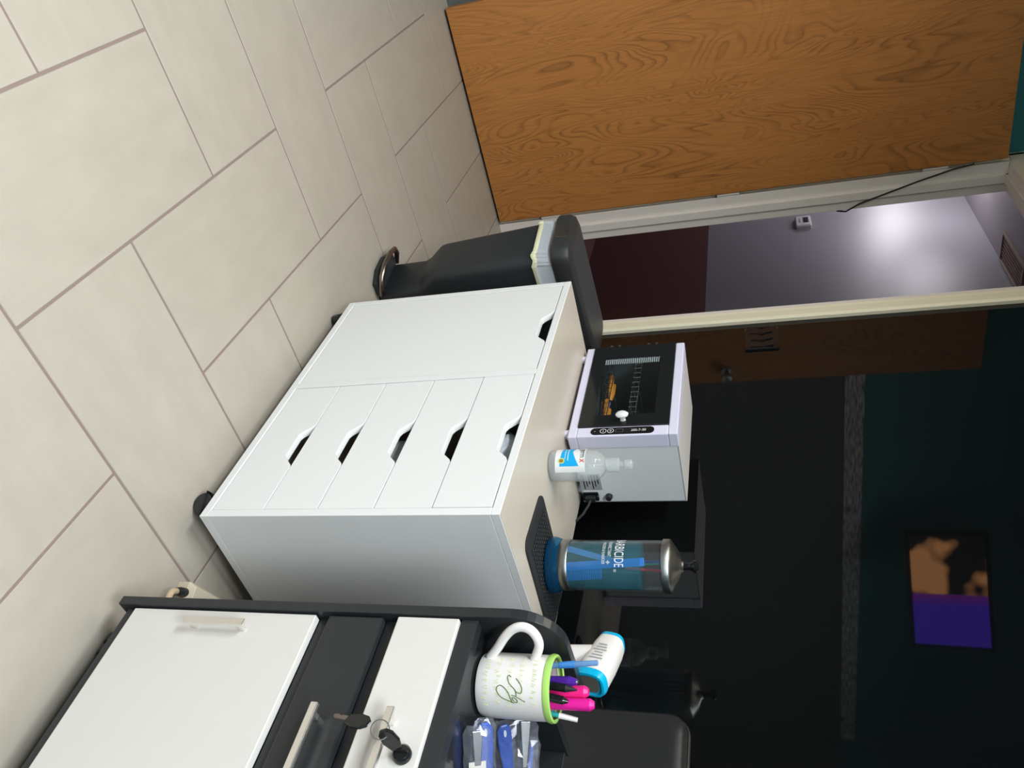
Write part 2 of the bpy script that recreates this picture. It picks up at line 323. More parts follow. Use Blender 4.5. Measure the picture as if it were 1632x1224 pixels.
for (x, y, p, nm) in ((-5.55, 1.32, 27, 'round hallway ceiling light farther down the hallway'), (-4.08, 1.62, 7, 'round hallway ceiling light nearer the doorway')):
    e = empty('ceiling_light', (x, y, HC), 0, nm, 'ceiling light', 'hallway ceiling lights')
    B().lathe([(.12, 0), (.12, -.02), (.11, -.025)], seg=28).obj('base', 'trimw', e, 0, True)
    B().lathe([(.108, -.022), (.10, -.05), (.07, -.07), (.02, -.078)], seg=28).obj('diffuser', 'dimlamp', e, 0, True)
    l = bpy.data.lights.new('hall_lamp', 'POINT'); l.energy = p; l.color = (.97, .93, 1.0); l.shadow_soft_size = .16
    lo = bpy.data.objects.new('hall_lamp', l); lo.location = (x, y, HC-.25); COL.objects.link(lo)
e = empty('ceiling_vent', (-3.33, 1.95, HC), 0, 'brownish slatted vent in the hallway ceiling', 'vent')
B().box(-.2, .2, -.09, -.075, -.012, 0).box(-.2, .2, .075, .09, -.012, 0).box(-.2, -.185, -.075, .075, -.012, 0).box(.185, .2, -.075, .075, -.012, 0).obj('frame', mat('vent_tan', (.28, .22, .17), .5), e, .001)
for k in range(7): B().box(-.185, .185, -.068+k*.021, -.056+k*.021, -.008, -.002).obj('slat', 'hallbrown', e)
e = empty('thermostat', (-4.27, HY, 1.425), 0, 'small white thermostat with dark display on hallway wall', 'thermostat')
B().loft([rr(-.075, .075, -.05, .05, .008, 0), rr(-.075, .075, -.05, .05, .008, .02), rr(-.066, .066, -.042, .042, .008, .028)]).obj('housing', 'thermo', e)
B().box(-.04, .035, .0, .032, .028, .0295).obj('display', 'blk', e)
for k in range(3): B().lathe([(.005, .028), (.005, .031), (.004, .032)], (-.02+k*.02, -.02, 0), 12).obj('button', 'printgrey', e)
e.rotation_euler = (PI/2, 0, 0)
# black cable from the casing into the hallway
pts = [(-2.355, .945, 1.93), (-2.354, .957, 1.855), (-2.358, .99, 1.74), (-2.364, 1.03, 1.62), (-2.368, 1.06, 1.53), (-2.372, 1.09, 1.478), (-2.43, 1.11, 1.45)]
tag(B().tube(pts, .0035, 8).obj('cable', 'black', None, 0, True), 'thin black cable running across the white door jamb', 'cable')

# wall switch on the black glass
e = empty('light_switch', (-1.293, YB, 1.12), 0, 'black three-gang light switch on the black glass wall', 'light switch')
B().loft([[(p[0], -0.0005, p[1]) for p in rr(-.060, .060, -.050, .050, .006, 0)], [(p[0], -.005, p[1]) for p in rr(-.060, .060, -.050, .050, .006, 0)], [(p[0], -.007, p[1]) for p in rr(-.057, .057, -.047, .047, .006, 0)]]).obj('plate', 'blackgloss', e, 0)
for k in (-1, 0, 1):
    B().prism([(-.0065, -.034), (-.010, -.032), (-.0075, 0), (-.013, .032), (-.0065, .034)], 'x', k*.037-.014, k*.037+.014).obj('rocker', 'blackgloss', e, .001)
    B().lathe([(.003, 0), (.003, .0012)], (0, 0, 0), 10).obj('screw', 'blackgloss', e).matrix_local = Matrix.Translation((k*.037, -.007, .041)) @ Matrix.Rotation(PI/2, 4, 'X')

# ceiling lamps of the room
for (n, loc, sx, sy, p, c), nm in zip(LAMPS, ('rectangular ceiling light panel left behind the camera', 'rectangular ceiling light panel right behind the camera', 'square warm ceiling light nearest the doorway')):
    e = empty('ceiling_light', (loc[0], loc[1], H), 0, nm, 'ceiling light', 'room ceiling lights')
    a, b_ = sx/2+.02, sy/2+.02
    B().box(-a, a, -b_, -b_+.02, -.05, 0).box(-a, a, b_-.02, b_, -.05, 0).box(-a, -a+.02, -b_+.02, b_-.02, -.05, 0).box(a-.02, a, -b_+.02, b_-.02, -.05, 0).obj('frame', 'trimw', e, .002)
    B().box(-a+.02, a-.02, -b_+.02, b_-.02, -.03, -.02).obj('diffuser', 'lampw', e)

# television whose picture shows in the black glass
tvx = Vector((.333, -.443, 0)).normalized(); tvn = Vector((.799, .601, 0))
e = empty('television', (-2.085, -1.09, 1.945), 0, 'small lit television mirrored in the black glass wall', 'television')
mw = Matrix((tvx.to_4d(), tvn.to_4d(), (0, 0, 1, 0), (0, 0, 0, 1))).transposed(); mw[3][0] = mw[3][1] = mw[3][2] = 0; mw[3][3] = 1
mw.col[3] = (-2.061, -1.122, 1.942, 1)
e.matrix_world = mw @ Matrix.Rotation(math.radians(-6), 4, 'X')
B().box(-.295, .295, -.045, 0, -.185, .19).obj('bezel', 'blackgloss', e, .006)
B().box(-.275, .275, .0005, .002, -.165, .17).obj('screen', 'tv', e)
B().tube([(0, -.04, 0), (-.05, -.14, .0), (.02, -.26, 0)], .02, 10).obj('wall_arm', 'black', e, 0, True)
B().box(-.09, .09, -.06, -.044, -.09, .09).obj('mount_plate', 'black', e, .003)

# ------------------------------------------------------------------ white storage cabinet
CX, CY, CR = -.0622, .4815, math.radians(.5)
W, D, ZB, ZT = .80, .416, .050, .675
cab = empty('storage_cabinet', (CX, CY, 0), CR, 'white rolling storage cabinet with five drawers and a door', 'cabinet')
t = .0175
tp = B().box(-W, 0, .0, D, ZT-t, ZT-.0008).obj('top', 'white', cab, .0012)
B().box(-W+.0012, -.0012, .0012, D-.0012, ZT-.0009, ZT).obj('top_light_tint', 'toptint', tp)  # top is white; this added sheet paints in its dimmer, warm-lit tone
B().box(-W, 0, .0, D, ZB, ZB+t).obj('bottom', 'white', cab, .0012)
B().box(-t, 0, .0, D, ZB+t, ZT-t).obj('side_panel', 'white', cab, .0012)
B().box(-W, -W+t, .0, D, ZB+t, ZT-t).obj('side_panel', 'white', cab, .0012)
B().box(-.4305, -.4125, .0, D-.01, ZB+t, ZT-t).obj('divider', 'white', cab, .0012)
B().box(-W+t, -t, D-.012, D-.004, ZB+t, ZT-t).obj('back_panel', 'white', cab)
def front_poly(x0, x1, z0, z1, cc):
    a, b_, dp = .0665, .034, .027
    return [(x0, z0), (x1, z0), (x1, z1), (cc+a, z1), (cc+a-.007, z1-.003), (cc+b_+.006, z1-dp+.004), (cc+b_-.002, z1-dp), (cc-b_+.002, z1-dp), (cc-b_-.006, z1-dp+.004), (cc-a+.007, z1-.003), (cc-a, z1), (x0, z1)]
zs = [.0685, .187, .3055, .424, .5415, .6565]
for i in range(5):
    z0, z1 = zs[i]+.0010, zs[i+1]-.0010
    dy = -.0015 if i == 4 else 0
    dr = B().prism(front_poly(-.4105, -.0190, z0, z1, -.207), 'y', .0015+dy, .0165+dy).obj('drawer', 'white', cab, .0008)
    B().box(-.402, -.028, .0165, .37, z0+.006, z0+.014).box(-.402, -.392, .0165, .37, z0+.014, z1-.035).box(-.038, -.028, .0165, .37, z0+.014, z1-.035).box(-.402, -.028, .36, .37, z0+.014, z1-.035).obj('drawer_box', 'cutedge', dr)
B().prism(front_poly(-.7812, -.4327, .0695, .6555, -.600), 'y', .0015, .0165).obj('door', 'white', cab, .0008)
def caster(parent, x, y, ang):
    c = B().lathe([(.012, .034), (.012, .05)], (x, y, 0), 14).box(x-.02, x+.02, y-.02, y+.02, .046, .0505).obj('caster', 'black', parent)
    ca, sa = math.cos(ang), math.sin(ang)
    for s_ in (-1, 1):
        b = B().lathe([(.006, -.009), (.021, -.009), (.0235, -.006), (.0235, .006), (.021, .009), (.006, .009)], seg=22)
        for v in b.bm.verts:
            q = v.co.copy(); v.co = (x + ca*(q.z+s_*.0125) - sa*(q.x+.012), y + sa*(q.z+s_*.0125) + ca*(q.x+.012), .0238+q.y)
        b.obj('wheel', 'black', c, 0, True)
    b = B().loft([[(x+ca*u-sa*(.012+.026*math.cos(th)), y+sa*u+ca*(.012+.026*math.cos(th)), .024+.026*math.sin(th)) for th in [math.radians(10+k*16) for k in range(11)]] for u in (-.025, .025)], False)
    b.obj('hood', 'black', c, 0, True)
for x, y, a in ((-.045, .035, 2.0), (-.755, .035, 1.2), (-.045, D-.045, .4), (-.755, D-.045, 2.6)): caster(cab, x, y, a)
# what shows through the finger cutouts
b = B()
ring = []
for z_, s_ in ((.0, .9), (.03, 1.0), (.055, .92), (.07, .6)):
    ring.append([(math.cos(a)*.085*s_*(1+.12*math.sin(5*a+z_*80)), math.sin(a)*.06*s_*(1+.15*math.sin(4*a+z_*50)), z_+.006*math.sin(7*a)) for a in [2*PI*k/28 for k in range(28)]])
o = b.loft(ring).obj('plastic_bag', 'bag', None, 0, True); o.location = (-.27, .560, .578); tag(o, 'crumpled clear plastic bag inside the top drawer', 'bag')
o = B().box(-.06, .06, -.03, .03, 0, .085).obj('carton', 'lwhite', None, .003); o.location = (-.27, .56, .3235); tag(o, 'white carton inside the middle drawer', 'box')

# ------------------------------------------------------------------ sterilizer box
st = empty('sterilizer', (-.848, .668, ZT), math.radians(.8), 'white countertop tool sterilizer box with black glass door', 'sterilizer')
SW, SD, z0, z1 = .352, .215, .012, .257
B().box(0.002, SW-.002, .042, SD, z0, z0+.006).box(0.002, .006, .042, SD, z0, z1).box(SW-.006, SW-.002, .042, SD, z0, z1).box(0.002, SW-.002, SD-.004, SD, z0, z1).obj('body', 'ster', st, .001)
B().box(0.002, SW-.002, .042, SD, z1-.004, z1+.0015).obj('top_panel', 'stertop', st, .001)
# moulded front frame
fr = B().box(0, SW, .004, .042, z0-.002, z0+.019).box(0, SW, .004, .042, z1-.019, z1+.002).box(.320, SW, .004, .042, z0+.019, z1-.019).box(0, .006, .004, .042, z0+.019, z1-.019).obj('front_frame', 'lavlit', st, .0025)
B().box(.003, .3205, .0415, .043, z0+.018, z1-.018).bm.free()
# chamber
B().box(.008, .32, .205, .208, z0+.02, z1-.02).box(.008, .32, .043, .205, z0+.02, z0+.023).box(.008, .32, .043, .205, z1-.023, z1-.02).box(.008, .011, .043, .205, z0+.023, z1-.023).box(.317, .32, .043, .205, z0+.023, z1-.023).obj('chamber', 'chamber', st)
dg = empty('glass_door', (0, 0, 0)); dg.parent = st
gx0, gx1, gz0, gz1 = .003, .3195, z0+.0195, z1-.0195; wx0, wx1, wz0, wz1 = .052, .281, .063, .204
B().box(gx0, gx1, .001, .005, gz0, wz0).box(gx0, gx1, .001, .005, wz1, gz1).box(gx0, wx0, .001, .005, wz0, wz1).box(wx1, gx1, .001, .005, wz0, wz1).obj('black_surround', 'blackgloss', dg)
B().box(wx0, wx1, .0015, .0045, wz0, wz1).obj('pane', 'tint', dg)
b = B()
for k in range(26): b.box(wx0+.002, wx0+.022, .0052, .0068, wz0+.002+k*.0053, wz0+.0048+k*.0053)
b.obj('ribbed_strip', 'ribs', dg)
kb = B().lathe([(.006, 0), (.005, .006), (.006, .010), (.0125, .014), (.0135, .018), (.010, .022), (.003, .0235)], seg=24)
for v in kb.bm.verts: v.co = Vector((.302+v.co.x*.8, .001-v.co.z, .134+v.co.y*1.1))
kb.obj('knob', 'lwhite', dg, 0, True)
for z in (.075, .095, .17, .19): B().box(.0, .004, -.001, .003, z-.003, z+.003).obj('hinge_pin', 'chrome', dg)
# control strip with icons
cs = B().loft([[(p[0], y, p[1]) for p in rr(.3245, .3475, .063, .207, .0112, 0, 8)] for y in (.0045, .0030)]).obj('control_strip', 'blk', st)
def flat(b, m, nm, parent, x, z, y=.0027, vertical=True):
    for v in b.bm.verts:
        q = v.co.copy(); v.co = (x - q.y, y, z + q.x) if vertical else (x+q.x, y, z+q.y)
    o = b.obj(nm, m, parent); return o
def ringb(r, wd, n=20):
    b = B(); A = [b.bm.verts.new((r*math.cos(2*PI*k/n), r*math.sin(2*PI*k/n), 0)) for k in range(n)]; C = [b.bm.verts.new(((r-wd)*math.cos(2*PI*k/n), (r-wd)*math.sin(2*PI*k/n), 0)) for k in range(n)]
    for k in range(n): b.bm.faces.new((A[k], A[(k+1) % n], C[(k+1) % n], C[k]))
    return b
flat(ringb(.0075, .0012), 'print', 'button_mark', cs, .336, .092); flat(ringb(.0075, .0012), 'print', 'button_mark', cs, .336, .109)
flat(text_bm('I', .010), 'print', 'button_mark', cs, .3395, .092); flat(text_bm('0', .009), 'print', 'button_mark', cs, .339, .109)
b = B(); b.box(-.0085, .0085, -.0055, -.0048, 0, .0001).box(-.0085, .0085, .0048, .0055, 0, .0001).box(-.0085, -.0078, -.0048, .0048, 0, .0001).box(.0078, .0085, -.0048, .0048, 0, .0001); flat(b, 'printgrey', 'display_frame', cs, .336, .129)
flat(text_bm('20S-7-30', .0105, .9), 'print', 'lettering', cs, .3395, .172); flat(text_bm('-', .012), 'print', 'lettering', cs, .339, .073)
for x, y in ((.03, .02), (.325, .02), (.03, .19), (.325, .19)): B().lathe([(.011, 0), (.012, .009), (.012, .0125)], (x, y, 0), 18).obj('foot', 'lavlit', st, 0, True)
# side details
sx_ = SW-.002
B().box(sx_, sx_+.0006, .122, .174, .016, .064).obj('rating_plate', 'printgrey', st)
for k in range(6): B().box(sx_+.0006, sx_+.0008, .126, .170-(k % 3)*.008, .022+k*.0068, .0245+k*.0068).obj('plate_line', 'blk', st)
inl = B().loft([[(x, p[0], p[1]) for p in rr(.181, .207, .014, .052, .004, 0)] for x in (sx_, sx_+.004)]).obj('power_inlet', 'blk', st)
B().box(sx_+.004, sx_+.016, .186, .202, .021, .045).obj('plug', 'black', inl, .002)
for z in (.0175, .0485): B().lathe([(.003, 0), (.003, .001)], seg=10).obj('screw', 'chrome', inl).matrix_local = Matrix.Translation((sx_+.004, .194, z)) @ Matrix.Rotation(PI/2, 4, 'Y')
fk = B().lathe([(.0085, 0), (.0085, .006), (.0065, .010), (.0065, .012)], seg=18)
for v in fk.bm.verts: v.co = (sx_+v.co.z, .194+v.co.x, .077+v.co.y)
fk.obj('fuse_cap', 'black', st, 0, True)
B().tube([(sx_+.016, .194, .033), (sx_+.028, .197, .030), (sx_+.048, .206, .018), (sx_+.066, .219, -.005), (sx_+.072, .232, -.04)], .0033, 8).obj('power_cord', 'rubber', st, 0, True)
# wire shelves and tools in the chamber
for z in (.060, .130):
    b = B()
    for k in range(9): b.tube([(.014, .055+k*.018, z), (.314, .055+k*.018, z)], .0011, 6)
    for x in (.016, .09, .165, .24, .312): b.tube([(x, .05, z-.0015), (x, .203, z-.0015)], .0015, 6)
    b.tube([(.014, .05, z+.018), (.314, .05, z+.018)], .0014, 6)
    for k in range(16): b.tube([(.016+k*.0197, .05, z-.001), (.016+k*.0197, .05, z+.018)], .0009, 5)
    b.obj('wire_shelf', 'chrome', st)
def in_ster(o, lx, ly, lz, rz):
    o.location = (st.location.x+lx, st.location.y+ly, ZT+lz); o.rotation_euler = (0, 0, rz); return o
def nipper(m, lab):
    e = empty('nail_nipper', (0, 0, 0), 0, lab, 'nail tool')
    for s_ in (-1, 1): B().tube([(-.055, s_*.016, .007), (-.02, s_*.013, .007), (.01, s_*.004, .007), (.02, 0, .007)], [.006, .0065, .005, .004], 10).obj('handle', m, e, 0, True)
    B().tube([(.018, 0, .007), (.035, 0, .007), (.05, 0, .007)], [.004, .005, .0015], 8).obj('jaw', 'chrome', e, 0, True); return e
in_ster(nipper('orange', 'orange-handled nail tool on the lower shelf, left one'), .10, .085, .063, .1)
in_ster(nipper('orange', 'orange-handled nail tool on the lower shelf, right one'), .205, .080, .063, .05)
e = empty('nail_file', (0, 0, 0), 0, 'teal-handled nail tool on the sterilizer shelf', 'nail tool')
B().tube([(-.06, 0, .006), (.01, 0, .006)], [.005, .0045], 10).obj('handle', 'tealp', e, 0, True); B().box(.008, .06, -.003, .003, .004, .0065).obj('blade', 'chrome', e)
in_ster(e, .215, .14, .075, .05)

# ------------------------------------------------------------------ hand sanitizer bottle
KZ, KR = 1.235, 1.08
bx, by = -.372, .652
e = empty('sanitizer_bottle', (bx, by, ZT), 0, 'clear pump bottle of hand sanitizer with blue label', 'bottle')
prof = [(.027, 0), (.0305, .003), (.0315, .008), (.0315, .072), (.029, .082), (.021, .091), (.0125, .096), (.0115, .101)]
B().lathe(prof, seg=40).obj('bottle', 'pet', e, 0, True)
B().lathe([(.0285, .0025), (.0297, .008), (.0297, .062)], seg=40).obj('gel', clear_mat('gel', (.95, .97, .98), 1.1, .05, .18, (.85, .88, .9)), e, 0, True)
B().lathe([(.0135, .098), (.0145, .100), (.0145, .118), (.012, .120), (.006, .121), (.006, .128)], seg=28).obj('collar', 'pet', e, 0, True)
B().lathe([(.0075, .128), (.010, .130), (.010, .140), (.008, .142)], seg=24).tube([(0, 0, .136), (-.012, .008, .137), (-.026, .017, .134)], [.005, .0045, .0035], 10).obj('pump_head', 'pet', e, 0, True)
B().tube([(0, 0, .1), (0, 0, .01)], .002, 8).obj('dip_tube', 'pet', e, 0, True)
la = math.radians(-62); lr = .0319
def patch(a0, a1, zlo, zhi, r, n=20):
    b = B(); P = []
    for k in range(n+1):
        a = math.radians(a0+(a1-a0)*k/n); u = k/n
        P.append((b.bm.verts.new((r*math.cos(a), r*math.sin(a), zlo(u))), b.bm.verts.new((r*math.cos(a), r*math.sin(a), zhi(u)))))
    for p, q in zip(P, P[1:]): b.bm.faces.new((p[0], q[0], q[1], p[1]))
    return b
lb = patch(-132, -18, lambda u: .014, lambda u: .066, lr).obj('label', 'lwhite', e)
patch(-130, -40, lambda u: .026 - .004*u, lambda u: .044 + .012*abs(u-.35)**1.2*1.6, lr+.0002).obj('blue_field', 'lblue', lb)
patch(-125, -60, lambda u: .036, lambda u: .0372, lr+.0004).obj('white_line', 'lwhite', lb)
patch(-120, -66, lambda u: .031, lambda u: .0320, lr+.0004).obj('white_line', 'lwhite', lb)
wrap(text_bm('germ', .0145, .85), (0, 0, 0), lr+.0005, math.radians(-92), .0575).obj('lettering', 'blk', lb)
wrap(text_bm('x', .0175, .9), (0, 0, 0), lr+.0005, math.radians(-59), .0570).obj('lettering', 'red', lb)
def disc(r, ang, z, rad, m, nm, par):
    b = B(); c = [b.bm.verts.new((rad*math.cos(ang+r*math.cos(q)/rad), rad*math.sin(ang+r*math.cos(q)/rad), z+r*math.sin(q))) for q in [2*PI*k/20 for k in range(20)]]; b.bm.faces.new(c); return b.obj(nm, m, par)
disc(.0058, math.radians(-60), .0255, lr+.0005, 'lgreen', 'seal', lb); disc(.0038, math.radians(-60), .0255, lr+.0007, 'gold', 'seal', lb)
e.scale = (KR, KR, KZ)

# ------------------------------------------------------------------ rubber mat and disinfectant jar
mt = empty('rubber_mat', (-.185, .755, ZT), math.radians(-3.5), 'black rubber mat with raised nubs under the blue jar', 'mat')
B().loft([rr(-.078, .078, -.132, .128, .022, .0005), rr(-.078, .078, -.132, .128, .022, .004), rr(-.076, .076, -.130, .126, .021, .0048)]).obj('base', 'rubber', mt)
nb = B()
for i in range(11):
    for j in range(20):
        x = -.055+i*.011; y = -.098+j*.0112
        nb.box(x-.0035, x+.0035, y-.0022, y+.0022, .0046, .0080)
o = nb.obj('nubs', 'rubber', mt, .0008, seg=1); o['kind'] = 'stuff'
JXY = (-.195, .762); JZ = ZT+.0082
jar = empty('disinfectant_jar', (*JXY, JZ), 0, 'tall glass jar of blue disinfectant with steel lid', 'jar')
outer = [(.0500, .0265), (.0500, .032), (.0500, .236)]
inner = [(.0475, .236), (.0475, .034), (.0475, .0265)]
B().lathe(outer+inner, seg=56, caps=False).obj('glass', 'glass', jar, 0, True)
B().lathe([(.048, 0), (.0545, .003), (.0565, .009), (.0555, .017), (.0515, .0262), (.047, .0263), (.040, .0165), (.01, .0145)], seg=56).obj('foot', 'foot', jar, 0, True)
B().lathe([(.039, .0170), (.0465, .0270), (.0473, .034), (.0473, .186), (.0465, .1865)], seg=56).obj('liquid', 'liquid', jar, 0, True)
B().lathe([(.0502, .0275), (.0510, .0285), (.0510, .0445), (.0502, .0455)], seg=56, caps=False).obj('steel_band', 'steel', jar, 0, True)
lid = B().lathe([(.0508, .230), (.0525, .231), (.0525, .243), (.0505, .246), (.045, .249), (.030, .259), (.013, .264), (.0095, .268)], seg=56).obj('lid', 'steel', jar, 0, True)
B().lathe([(.0075, .266), (.0065, .277), (.008, .283), (.0125, .288), (.0125, .293), (.010, .2955)], seg=28).obj('knob', 'blackgloss', lid, 0, True)
ja = math.radians(-86)
wrap(text_bm('BARBICIDE', .0262, .56), (0, 0, 0), .0503, ja, .141).obj('lettering', 'print', jar)
wrap(text_bm('®', .008, .9), (0, 0, 0), .0503, math.radians(-38), .139).obj('lettering', 'print', jar)
wrap(text_bm('DISINFECTANT', .0098, .62), (0, 0, 0), .0503, math.radians(-92), .1275).obj('lettering', 'print', jar)
wrap(text_bm('VIRUCIDE & FUNGICIDE', .0082, .60), (0, 0, 0), .0503, math.radians(-82), .1165).obj('lettering', 'print', jar)
b = B(); b.box(-.0012, .0012, -.0038, .0038, 0, .0001).box(-.0038, -.0012, -.0012, .0012, 0, .0001).box(.0012, .0038, -.0012, .0012, 0, .0001)
wrap(b, (0, 0, 0), .0503, math.radians(-56), .1285).obj('cross_mark', 'print', jar)
# tools soaking in the jar
def comb(m, lab, s_, k_, lean, teeth=True, wd=.024, ln=.19):
    """s_: offset to the right seen from the front, k_: towards the front; lean in degrees to the right"""
    e = empty('comb' if teeth else 'file_stick', (JXY[0]+s_*.755+k_*.655, JXY[1]+s_*.655-k_*.755, JZ+.0300), 0, lab, 'comb' if teeth else 'nail tool')
    e.rotation_euler = (0, math.radians(-lean), math.radians(221))
    if teeth:
        B().box(0, wd*.45, -.0014, .0014, 0, ln).obj('spine', m, e, .0008)
        for k in range(22): B().box(-wd*.55, 0, -.001, .001, .002+k*.0036, .0038+k*.0036).obj('tooth', m, e)
    else: B().box(-wd/2, wd/2, -.0015, .0015, 0, ln).obj('strip', m, e, .0008)
    return e
R_ = math.radians
comb('combblue', 'bright blue comb with teeth standing in the jar', .012, .018, -4, True, .036, .165)
comb('combdark', 'wide dark strip standing left of the blue comb in the jar', -.012, .0, 2, False, .030, .125)
comb('combviolet', 'pale violet strip leaning in the left of the jar', -.034, .008, 14, False, .012, .115)
comb('combred', 'thin red stick leaning in the jar', -.004, -.006, 4, False, .005, .195)
comb('combgreen', 'thin green stick leaning in the jar', .006, -.012, -3, False, .004, .19)
comb('combblue', 'narrow blue strip standing at the back of the jar', -.010, -.020, 1, False, .008, .195)

# ------------------------------------------------------------------ slim step-on trash can
tc = empty('trash_can', (-1.2, .70, 0), math.radians(9.5), 'slim charcoal step-on trash can beside the white cabinet', 'trash can')
def ring(z, hw, yf, yb, r): return rr(-hw, hw, yf, yb, r, z, 6)
B().loft([ring(.002, .078, -.130, .19, .03), ring(.012, .082, -.136, .194, .032), ring(.13, .083, -.138, .196, .032), ring(.155, .084, -.150, .197, .034), ring(.20, .086, -.186, .198, .034), ring(.215, .087, -.190, .199, .034), ring(.54, .097, -.214, .212, .036), ring(.546, .095, -.212, .21, .035)]).obj('body', 'bin', tc, 0, True)
n = 80; base = rr(-.099, .099, -.217, .215, .037, 0, 19)
def wob(z, s, a): return [(p[0]*s+.0012*math.sin(i*1.7+z*300), p[1]*s+.0012*math.sin(i*2.3), z+a*math.sin(i*.55)) for i, p in enumerate(base)]
bl = B().loft([wob(.520, 1.004, .003), wob(.540, 1.012, .0), wob(.558, 1.0, 0), wob(.585, .975, 0)], False).obj('bag_liner', 'bag', tc, 0, True)
B().loft([wob(.519, 1.008, .003), wob(.524, 1.017, .003), wob(.530, 1.015, .002), wob(.534, 1.010, .002)], False).obj('drawstring_hem', 'bagrim', bl, 0, True)
ld = B().loft([ring(.575, .101, -.226, .222, .040), ring(.582, .105, -.232, .225, .042), ring(.612, .105, -.232, .225, .042), ring(.626, .100, -.226, .220, .040), ring(.633, .088, -.21, .206, .036), ring(.6335, .07, -.19, .19, .03)]).obj('lid', 'binlid', tc, 0, True)
B().loft([[(p[0], -.2335+.004*k, p[1]) for p in rr(-.032, .032, .584, .618, .006, 0)] for k in (0, 1)]).obj('latch_plate', 'darkmetal', ld, .001)
B().tube([(-.082, -.13, .02), (-.084, -.165, .034), (-.070, -.190, .040), (-.03, -.203, .042), (.03, -.203, .042), (.070, -.190, .040), (.084, -.165, .034), (.082, -.13, .02)], .008, 10).obj('pedal', 'darkmetal', tc, 0, True)
B().prism([(-.082, -.13), (-.078, -.172), (-.03, -.192), (.03, -.192), (.078, -.172), (.082, -.13)], 'z', .004, .022).obj('pedal_base', 'bin', tc, .003)

# ------------------------------------------------------------------ black and white salon trolley
tr = empty('salon_trolley', (.165, .440, 0), math.radians(2.4), 'black salon trolley with white door and white drawer', 'trolley')
TW, TD = .50, .395
arc = [(.07-.07*math.cos(a), .758+.07*math.sin(a)) for a in [math.radians(10*k) for k in range(10)]]
poly = [(0, .060), (0, .758)] + arc[1:] + [(.185, .828), (.215, .818), (.235, .795), (.25, .775), (.27, .768), (TD, .766), (TD, .06)]
B().prism(poly, 'x', 0, .016).obj('side_panel', 'blacklam', tr, .0015)
B().prism(poly, 'x', TW-.016, TW).obj('side_panel', 'blacklam', tr, .0015)
B().box(.016, TW-.016, .012, TD, .075, .090).obj('bottom_shelf', 'blacklam', tr, .001)
B().box(.016, TW-.016, TD-.014, TD, .09, .762).obj('back_panel', 'blacklam', tr, .001)
B().box(.016, TW-.016, .010, TD-.014, .698, .708).obj('tray', 'blackgloss', tr)
B().box(.016, TW-.016, .008, .028, .683, .7085).obj('front_rail', 'blacklam', tr, .001)
B().box(.016, TW-.016, .020, .035, .443, .465).box(.016, TW-.016, .020, .035, .557, .583).obj('cross_rail', 'blacklam', tr, .001)
def bar(parent, p0, p1, nrm=-.022, m='alu'):
    v = Vector(p1)-Vector(p0); vert = abs(v.z) > abs(v.x)
    x0_, y_, z0_ = p0
    if vert:
        b = B().box(x0_-.006, x0_+.006, y_+nrm, y_+nrm+.007, p0[2], p1[2])
        for q in (p0[2]+.008, p1[2]-.016): b.box(x0_-.003, x0_+.003, y_+nrm+.007, y_, q, q+.008)
    else:
        b = B().box(p0[0], p1[0], y_+nrm, y_+nrm+.007, z0_-.005, z0_+.006)
        for q in (p0[0]+.008, p1[0]-.016): b.box(q, q+.008, y_+nrm+.007, y_, z0_-.003, z0_+.003)
    return b.obj('handle', m, parent, .0012)
dd = B().box(.019, TW-.019, .006, .020, .0945, .4425).obj('door', 'twhite', tr, .0015)
bar(dd, (.051, .006, .226), (.051, .006, .338))
dk = B().box(.019, TW-.019, .006, .020, .4655, .5575).obj('drawer', 'blacklam', tr, .002)
bar(dk, (.170, .006, .516), (.330, .006, .516))
dw = B().box(.019, TW-.019, .002, .020, .5835, .6815).obj('drawer', 'twhite', tr, .002)
bar(dw, (.170, .002, .632), (.330, .002, .632))
lk = B().lathe([(.0125, 0), (.0125, .006), (.010, .009), (.006, .009)], seg=26)
for v in lk.bm.verts: v.co = (.223+v.co.x, .002-v.co.z, .660+v.co.y)
lk.obj('lock', 'blackgloss', dw, 0, True)
B().lathe([(.017, 0), (.0165, .01)], (.05, .085, .055), 14).obj('caster_stem', 'black', tr)
for x in (.05, TW-.05):
    for y in (.085, TD-.06):
        c = B().box(x-.018, x+.018, y-.02, y+.02, .052, .0752).obj('caster', 'black', tr, .002)
        for s_ in (-1, 1):
            b = B().lathe([(.008, -.008), (.024, -.008), (.026, -.005), (.026, .005), (.024, .008), (.008, .008)], seg=22)
            for v in b.bm.verts: q = v.co.copy(); v.co = (x+q.z+s_*.011, y+q.x, .0262+q.y)
            b.obj('wheel', 'black', c, 0, True)
